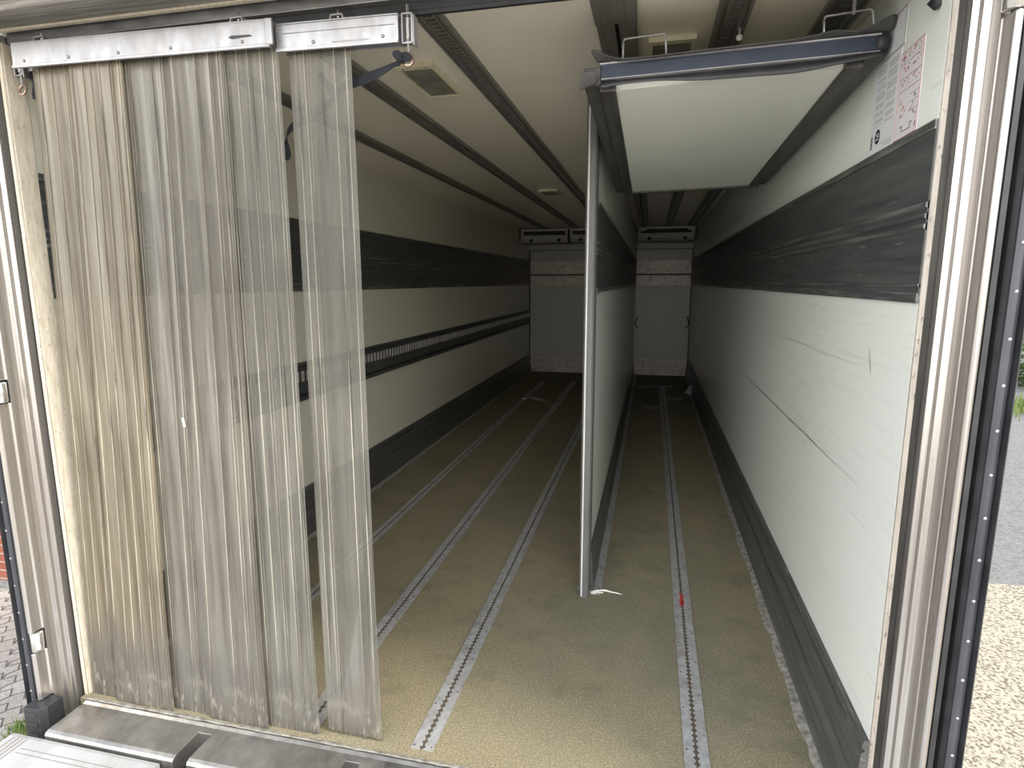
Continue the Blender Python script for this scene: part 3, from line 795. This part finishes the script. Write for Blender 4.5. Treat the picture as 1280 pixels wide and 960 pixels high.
# ------------------------------------------------------------------ strip curtain
def zr(x): return 2.105-.0145*x      # top of the curtain rails
def strip(k, xt0, xt1, xb0, xb1, y, ztop, zb0, zb1, pm, label, nrib=5, seedy=0):
    t = thing('curtain_strip', ((xt0+xt1)/2, y, ztop), label, 'curtain strip', 'hanging curtain strips')
    rnd = random.Random(seedy); b = MB()
    us = [(0.0, 0, 0), (.012, 0, 0), (.988, 0, 0)]; hw = .008
    ribs = [(i+.5+rnd.uniform(-.22,.22))/nrib for i in range(nrib)]; ribs = [q for q in ribs if rnd.random() > .12]
    for r in ribs:
        us += [(r-hw-.005, 0, 0), (r-hw, 0, 0), (r-hw*.45, 1, 1), (r+hw*.45, 1, 1), (r+hw, 0, 1), (r+hw+.005, 0, 0)]
        if rnd.random() < .45: us += [(r+.045, 0, 0), (r+.050, 0, 0), (r+.053, .8, 1), (r+.058, .8, 1), (r+.061, 0, 0), (r+.066, 0, 0)]
    us.append((1.0, 0, 0)); us = sorted([u for u in us if 0 <= u[0] <= 1])
    rows = 30; vs_ = [0, .004]+[i/28 for i in range(1, 28)]+[.997, 1.0]; rows = len(vs_)-1; ph = 1.3; G = []
    for j in range(rows+1):
        v = vs_[j]; row = []
        lean = v**1.15
        for (u, h, kk) in us:
            x = (xt0+(xt1-xt0)*u)*(1-lean)+(xb0+(xb1-xb0)*u)*lean
            x += .003*math.sin(5*v+ph)*(v*(1-v))*4
            z = ztop*(1-v)+(zb0+(zb1-zb0)*u)*v
            yy = y + .006*math.sin(3.2*v+ph+2*u)*v + .003*math.sin(9*v+ph*2)*v + .010*(u-.5)*math.sin(4*v+ph)*v - .0022*h
            row.append(b.bm.verts.new((x, yy, z)))
        G.append(row)
    for j in range(rows):
        for i in range(len(us)-1):
            f = b.bm.faces.new([G[j][i], G[j][i+1], G[j+1][i+1], G[j+1][i]])
            f.material_index = 1 if (us[i][2] and us[i+1][2]) or us[i+1][1] == 1 else 0
            f.smooth = True
    o = b.build('film', [pm, M['pvc_rib']], t)
    so = o.modifiers.new('thickness', 'SOLIDIFY'); so.thickness = .002; so.offset = 1
    return t
ct = [
 (.090,.262, .012,.150, 1.514, -.012,-.020, 'pvc_yellow', 'yellowed curtain strip hanging closest to the left door post', 4),
 (.235,.420, .126,.362, 1.499, -.020,-.012, 'pvc_yellow', 'broad yellowish curtain strip, second from the left door post', 6),
 (.400,.592, .350,.516, 1.514, -.012,-.018, 'pvc', 'middle curtain strip with a small white scratch mark', 5),
 (.572,.742, .503,.724, 1.499, -.018,-.012, 'pvc', 'grey curtain strip hanging left of the strip beside the gap', 5),
 (.722,.900, .712,.899, 1.514, -.014,-.010, 'pvc_grey', 'curtain strip bordering the narrow gap on its left side', 5),
 (.921,1.100,.918,1.108, 1.530,  .010, .004, 'pvc_grey', 'loose clear curtain strip hanging alone right of the narrow gap', 6),
]
for i, q in enumerate(ct):
    tk = strip(i, q[0], q[1], q[2], q[3], q[4], zr(q[0])-.035, q[5], q[6], M[q[7]], q[8], q[9], 11+i*7)
    if i == 2:
        b = MB(); P = [proj(*p, 'y', 1.505) for p in ((227,522),(230,523),(232,534),(229,533))]
        b.hexa([(p.x, 1.5055, p.z) for p in P]+[(p.x, 1.5045, p.z) for p in P]); b.build('white_scratch', M['white'], tk)

# curtain rails (two aluminium carriers hung from the header)
def carrier(x0, x1, y, label, drop, hooks, rivets, ends):
    t = thing('curtain_rail', ((x0+x1)/2, y, zr((x0+x1)/2)), label, 'rail')
    b = MB()
    def bx(xa, xb, ya, yb, da, db, k=0):
        P = []
        for d in (db, da):
            for x, yy in ((xa,ya),(xb,ya),(xb,yb),(xa,yb)): P.append((x, yy, zr(x)-drop-d))
        b.hexa(P, k)
    bx(x0, x1, y-.020, y-.016, 0, .066); bx(x0, x1, y+.022, y+.026, 0, .06); bx(x0, x1, y-.020, y+.026, -.003, .003)
    bx(x0, x1, y-.024, y-.018, .058, .066)
    for x in rivets: b.dome((x, y-.020, zr(x)-drop-.048), (0,-1,0), .0048, .004, 10, 1)
    if drop: bx(x0+.02, x1-.01, y-.0215, y-.020, .022, .0235, 1); bx(x0+.16, x1-.08, y-.0215, y-.020, .050, .053, 1)
    b.build('carrier_bar', [M['alu'], M['alu_dark']], t, bevel=.0012)
    for x in hooks:
        c = MB(); zt = zr(x)-drop
        p = [(x-.045, zt+.003), (x-.018, zt+.003), (x-.014, zt+.014), (x+.014, zt+.014), (x+.018, zt+.003), (x+.045, zt+.003),
             (x+.045, zt+.006), (x+.020, zt+.006), (x+.016, zt+.017), (x-.016, zt+.017), (x-.020, zt+.006), (x-.045, zt+.006)]
        c.prism(p, 'y', y-.012, y+.012); c.build('hanger_bracket', M['alu'], t)
        c = MB(); c.tube([(x, y, zt+.006), (x, y, zt+.030)], .004, 8); c.build('hanger_bolt', M['chrome'], t)
    return t
r1 = carrier(.062, .900, 1.500, 'longer aluminium curtain rail above the grouped strips', 0, (.155,.80), (.105,.262,.43,.60,.82), None)
b = MB()
b.prism([(.780,2.058),(.79,2.062),(.845,2.060),(.850,2.056),(.79,2.054)], 'y', 1.4785, 1.480); b.build('cut_slot', M['rubber'], r1)
b = MB(); b.box(.890, .912, 1.474, 1.482, 2.030, 2.094); b.build('end_clamp', M['alu'], r1, bevel=.003)
r2 = carrier(.905, 1.246, 1.522, 'shorter aluminium curtain rail above the loose strip', .006, (1.075,), (1.012,1.205), None)

# spring latch at right end with ring
def latch(x, y, zt, label, mat_f):
    t = thing('spring_latch', (x, y, zt), label, 'latch')
    b = MB(); w = .015; h = .072
    for (a, c, d, e) in ((x-w, x-w+.004, zt-h, zt), (x+w-.004, x+w, zt-h, zt), (x-w, x+w, zt-.004, zt), (x-w, x+w, zt-h, zt-h+.004)): b.box(a, c, y-.008, y+.010, d, e)
    b.box(x+w, x+w+.003, y-.006, y+.022, zt-h-.004, zt-.004, 0)
    b.build('bracket', mat_f, t, bevel=.001)
    b = MB(); n = 90; path = [(x+.0055*math.cos(i*.9), y+.0055*math.sin(i*.9), zt-.010-(h-.022)*i/n) for i in range(n+1)]
    b.tube(path, .0016, 5); b.build('spring', M['chrome'], t)
    b = MB(); b.tube([(x, y, zt+.02), (x, y, zt-h-.022)], .0038, 8); b.build('pin', M['alu'], t)
    b = MB(); c = Vector((x, y, zt-h-.036)); b.tube([c+Vector((.004*0+.0125*math.cos(i*math.pi/8), .004*math.sin(i*math.pi/8), .0145*math.sin(i*math.pi/8))) for i in range(16)], .0032, 7, closed=True)
    b.build('ring', M['copper'], t)
    return t
latch(1.264, 1.522, 2.088, 'spring latch with a rusty ring at the right end of the curtain rail', M['alu'])
latch(.044, 1.515, 2.100, 'dark spring latch with a ring in the upper left corner of the doorway', M['alu_dark'])

# black webbing strap
b = MB()
pp = [(514,76,1.515),(507,69,1.512),(498,70,1.515),(502,80,1.520),(495,79,1.530),(484,86,1.545),(470,93,1.560),(455,99,1.565),(440,104,1.57),(425,110,1.575),(417,122,1.58),(405,138,1.585),(385,148,1.585),(366,156,1.58),(358,168,1.575),(357,185,1.575),(359,202,1.575)]
P = [proj(x, y, 'y', yy) for x, y, yy in pp]
ww = [1.35*q for q in [.018,.022,.024,.022,.010,.018,.024,.024,.024,.022,.020,.022,.022,.020,.020,.022,.020]]
b.ribbon(P, ww, (.25, .15, .95), .004)
o = b.build('pull_strap', M['strap'], None, origin=P[0], smooth=False)
sm = o.modifiers.new('s', 'SUBSURF'); sm.levels = 1; sm.render_levels = 2
b = MB(); P2 = [proj(x, y, 'y', 1.58) for x, y in ((417,122),(413,110),(404,100),(399,91))]
b.ribbon(P2, .020, (.9, .1, .3), .003); q = b.build('strap_tail', M['strap'], o)
b = MB(); c = proj(499, 72, 'y', 1.518)
b.tube([c+Vector((-.012,0,.010)), c+Vector((-.004,-.006,.006)), c+Vector((.006,-.006,-.004)), c+Vector((.012,0,-.012))], [.007,.011,.012,.007], 8); b.build('knot', M['strap'], o)
tag(o, 'black webbing strap knotted to the latch ring and trailing behind the loose strip', 'strap')
b = MB(); P3 = [proj(x, y, 'y', 1.53) for x, y in ((33,88),(40,95),(44,106),(43,118),(44,124))]
b.ribbon(P3, .012, (1, .3, .2), .003); o = b.build('cord_loop', M['strap'], None, origin=P3[0]); tag(o, 'short dark cord at the latch in the upper left corner', 'cord')

# ------------------------------------------------------------------ litter on the floor deep inside
def flat(name, px, label, cat, mt, curl=.004):
    P = [proj(*p, 'z', .004) for p in px]; b = MB(); c = sum(P, Vector())/len(P)
    lo = [b.bm.verts.new((p.x, p.y, .0012)) for p in P]; hi = [b.bm.verts.new((p.x, p.y, .003+curl*random.random())) for p in P]
    b.bm.faces.new(lo[::-1]); b.bm.faces.new(hi); n = len(P)
    for i in range(n): b.bm.faces.new([lo[i], lo[(i+1)%n], hi[(i+1)%n], hi[i]])
    o = b.build(name, mt, None, origin=(c.x, c.y, 0)); tag(o, label, cat); return o
flat('tape_strip', [(802,506),(833,507.5),(835,512),(803,511)], 'straight grey tape strip nearest the camera on the floor right of the divider', 'tape', M['tape'])
flat('tape_strip', [(822,496.2),(855,497.5),(851,500),(828,498.6)], 'grey tape strip slanting across the floor track, middle of the three', 'tape', M['tape'])
flat('tape_strip', [(792,484),(808,483),(826,481.5),(840,483),(838,484),(822,484),(805,486),(798,485.5)], 'crinkled grey tape strip farthest back right of the divider', 'tape', M['tape'], .02)
b = MB(); c = proj(863, 490, 'z', .02); rnd = random.Random(5)
top = b.bm.verts.new(c+Vector((0,0,.10))); ring = [b.bm.verts.new((c.x+.10*math.cos(i*.785)*rnd.uniform(.6,1.2), c.y+.10*math.sin(i*.785)*rnd.uniform(.6,1.2), .003+.03*rnd.random()*(i%2))) for i in range(8)]
for i in range(8): b.bm.faces.new([ring[i], ring[(i+1)%8], top])
b.bm.faces.new(ring[::-1])
o = b.build('plastic_bag', M['bag'], None, origin=(c.x, c.y, 0)); tag(o, 'small crumpled plastic bag on the floor at the far right corner', 'plastic bag')
b = MB(); pts = [proj(*p, 'z', .006) for p in ((659,496),(664,497),(670,499),(678,500),(683,502),(689,504),(694,504.5),(698,500))]
b.tube(pts, [.012,.022,.026,.020,.010,.008,.008,.006], 6); o = b.build('torn_film', M['tape'], None, origin=pts[0]); tag(o, 'torn twisted film scrap lying between the left floor tracks deep inside', 'litter')
b = MB(); c = proj(654.5, 499, 'z', .0); b.dome(c, (0,0,1), .022, .022); o = b.build('white_cap', M['white'], None, origin=c); tag(o, 'tiny white cap on the leftmost floor track', 'cap')

# hooks hanging in the back corners of the right compartment
for (px, lab, dx) in (((866,398), 'black cord loop hanging at the far right corner of the back wall', 1), ((791,398), 'black cord loop hanging where the divider meets the back wall', -1)):
    b = MB(); c = proj(*px, 'y', 9.33); c.x = min(c.x, W-.05) if dx > 0 else 1.69
    b.tube([c+Vector((-.0,0,.02)), c+Vector((.02*dx,-.03,-.02)), c+Vector((.03*dx,-.05,-.06)), c+Vector((.02*dx,-.05,-.11)), c+Vector((-.01*dx,-.03,-.14))], .009, 6)
    b.tube([c+Vector((0,0,.02)), c+Vector((0,.045,.02))], .006, 6)
    o = b.build('cord_loop', M['rubber'], None, origin=c); tag(o, lab, 'cord')

# ------------------------------------------------------------------ outside
b = MB(); b.box(-30, 2.46, -14, 40, GZ-.1, GZ); struct('floor_paving', b, M['paving'])
b = MB(); b.box(2.46, 40, -14, 5.6, GZ-.1, GZ); struct('floor_gravel', b, M['gravel'])
b = MB(); b.box(2.46, 40, 5.6, 40, GZ-.1, GZ-.002); struct('floor_road', b, M['asphalt'])
b = MB(); b.box(-12, -2.4, 3.66, 3.95, GZ, 3.2, 0); b.box(-12, -2.4, 3.63, 3.66, GZ, GZ+.06, 1)
o = b.build('brick_building', [M['brick'], M['asphalt']], None, origin=(-6, 3.8, GZ)); tag(o, 'red brick wall standing on the paving far left outside', 'building')

def tuft(name, c, n, h, spread, label, cat, kind='stuff'):
    b = MB(); rnd = random.Random(n)
    for i in range(n):
        x = c[0]+rnd.gauss(0, spread[0]); y = c[1]+rnd.gauss(0, spread[1]); a = rnd.uniform(0, 6.28); hh = h*rnd.uniform(.5, 1.2); l = rnd.uniform(.1,.5)*hh; w = .0025+.02*h
        dx, dy = math.cos(a), math.sin(a); z = c[2]
        v = [b.bm.verts.new(p) for p in ((x-dy*w, y+dx*w, z), (x+dy*w, y-dx*w, z), (x+dx*l*.4+dy*w*.6, y+dy*l*.4-dx*w*.6, z+hh*.6), (x+dx*l*.4-dy*w*.6, y+dy*l*.4+dx*w*.6, z+hh*.6), (x+dx*l, y+dy*l, z+hh))]
        b.bm.faces.new([v[0], v[1], v[2], v[3]]); b.bm.faces.new([v[3], v[2], v[4]])
    o = b.build(name, M['grass'], None, origin=c); tag(o, label, cat, kind=kind); return o
c = proj(36, 912, 'z', GZ); tuft('grass_tuft', tuple(c), 420, .045, (.06,.05), 'small green grass tuft growing between the paving blocks', 'grass')
c = proj(1275, 500, 'z', GZ); tuft('grass_verge', (c.x+.0, c.y-1.2, GZ), 2600, .28, (1.2,.4), 'strip of green grass at the edge of the road outside right', 'grass')
def bush(c, r, n, label, seed):
    t = thing('hedge_bush', (c[0], c[1], GZ), label, 'bush'); rnd = random.Random(seed)
    b = MB()
    for i in range(n):
        u = rnd.uniform(-1, 1); a = rnd.uniform(0, 6.28); q = math.sqrt(1-u*u); rr = rnd.uniform(.75, 1.05)
        p = Vector((c[0]+r[0]*rr*q*math.cos(a), c[1]+r[1]*rr*q*math.sin(a), c[2]+r[2]*rr*u))
        if p.z < GZ+.02: continue
        d = Vector((rnd.uniform(-1,1), rnd.uniform(-1,1), rnd.uniform(-.6,.6))).normalized(); e = d.cross(Vector((rnd.uniform(-1,1), rnd.uniform(-1,1), rnd.uniform(-1,1)))).normalized()
        s_ = rnd.uniform(.05, .11)
        v = [b.bm.verts.new(p+x) for x in (-d*s_, e*s_*.5, d*s_, -e*s_*.5)]; b.bm.faces.new(v)
    b.build('foliage', M['leaf'], t)
    b = MB(); b.tube([(c[0], c[1], GZ), (c[0]+.05, c[1], c[2])], [.08,.05], 8)
    b.tube([(c[0]+.02, c[1], c[2]-.4), (c[0]+.5*r[0], c[1]+.1, c[2]+.3)], [.05,.02], 6); b.build('stem', M['bark'], t)
bush((11.8, 17.2, .5), (2.0, 1.6, 1.9), 6000, 'dark green bush at the far edge of the road outside right', 2)
bush((17.6, 22.0, 1.1), (2.2, 1.6, 2.4), 5000, 'taller green bush behind the road beyond the nearer bush', 4)
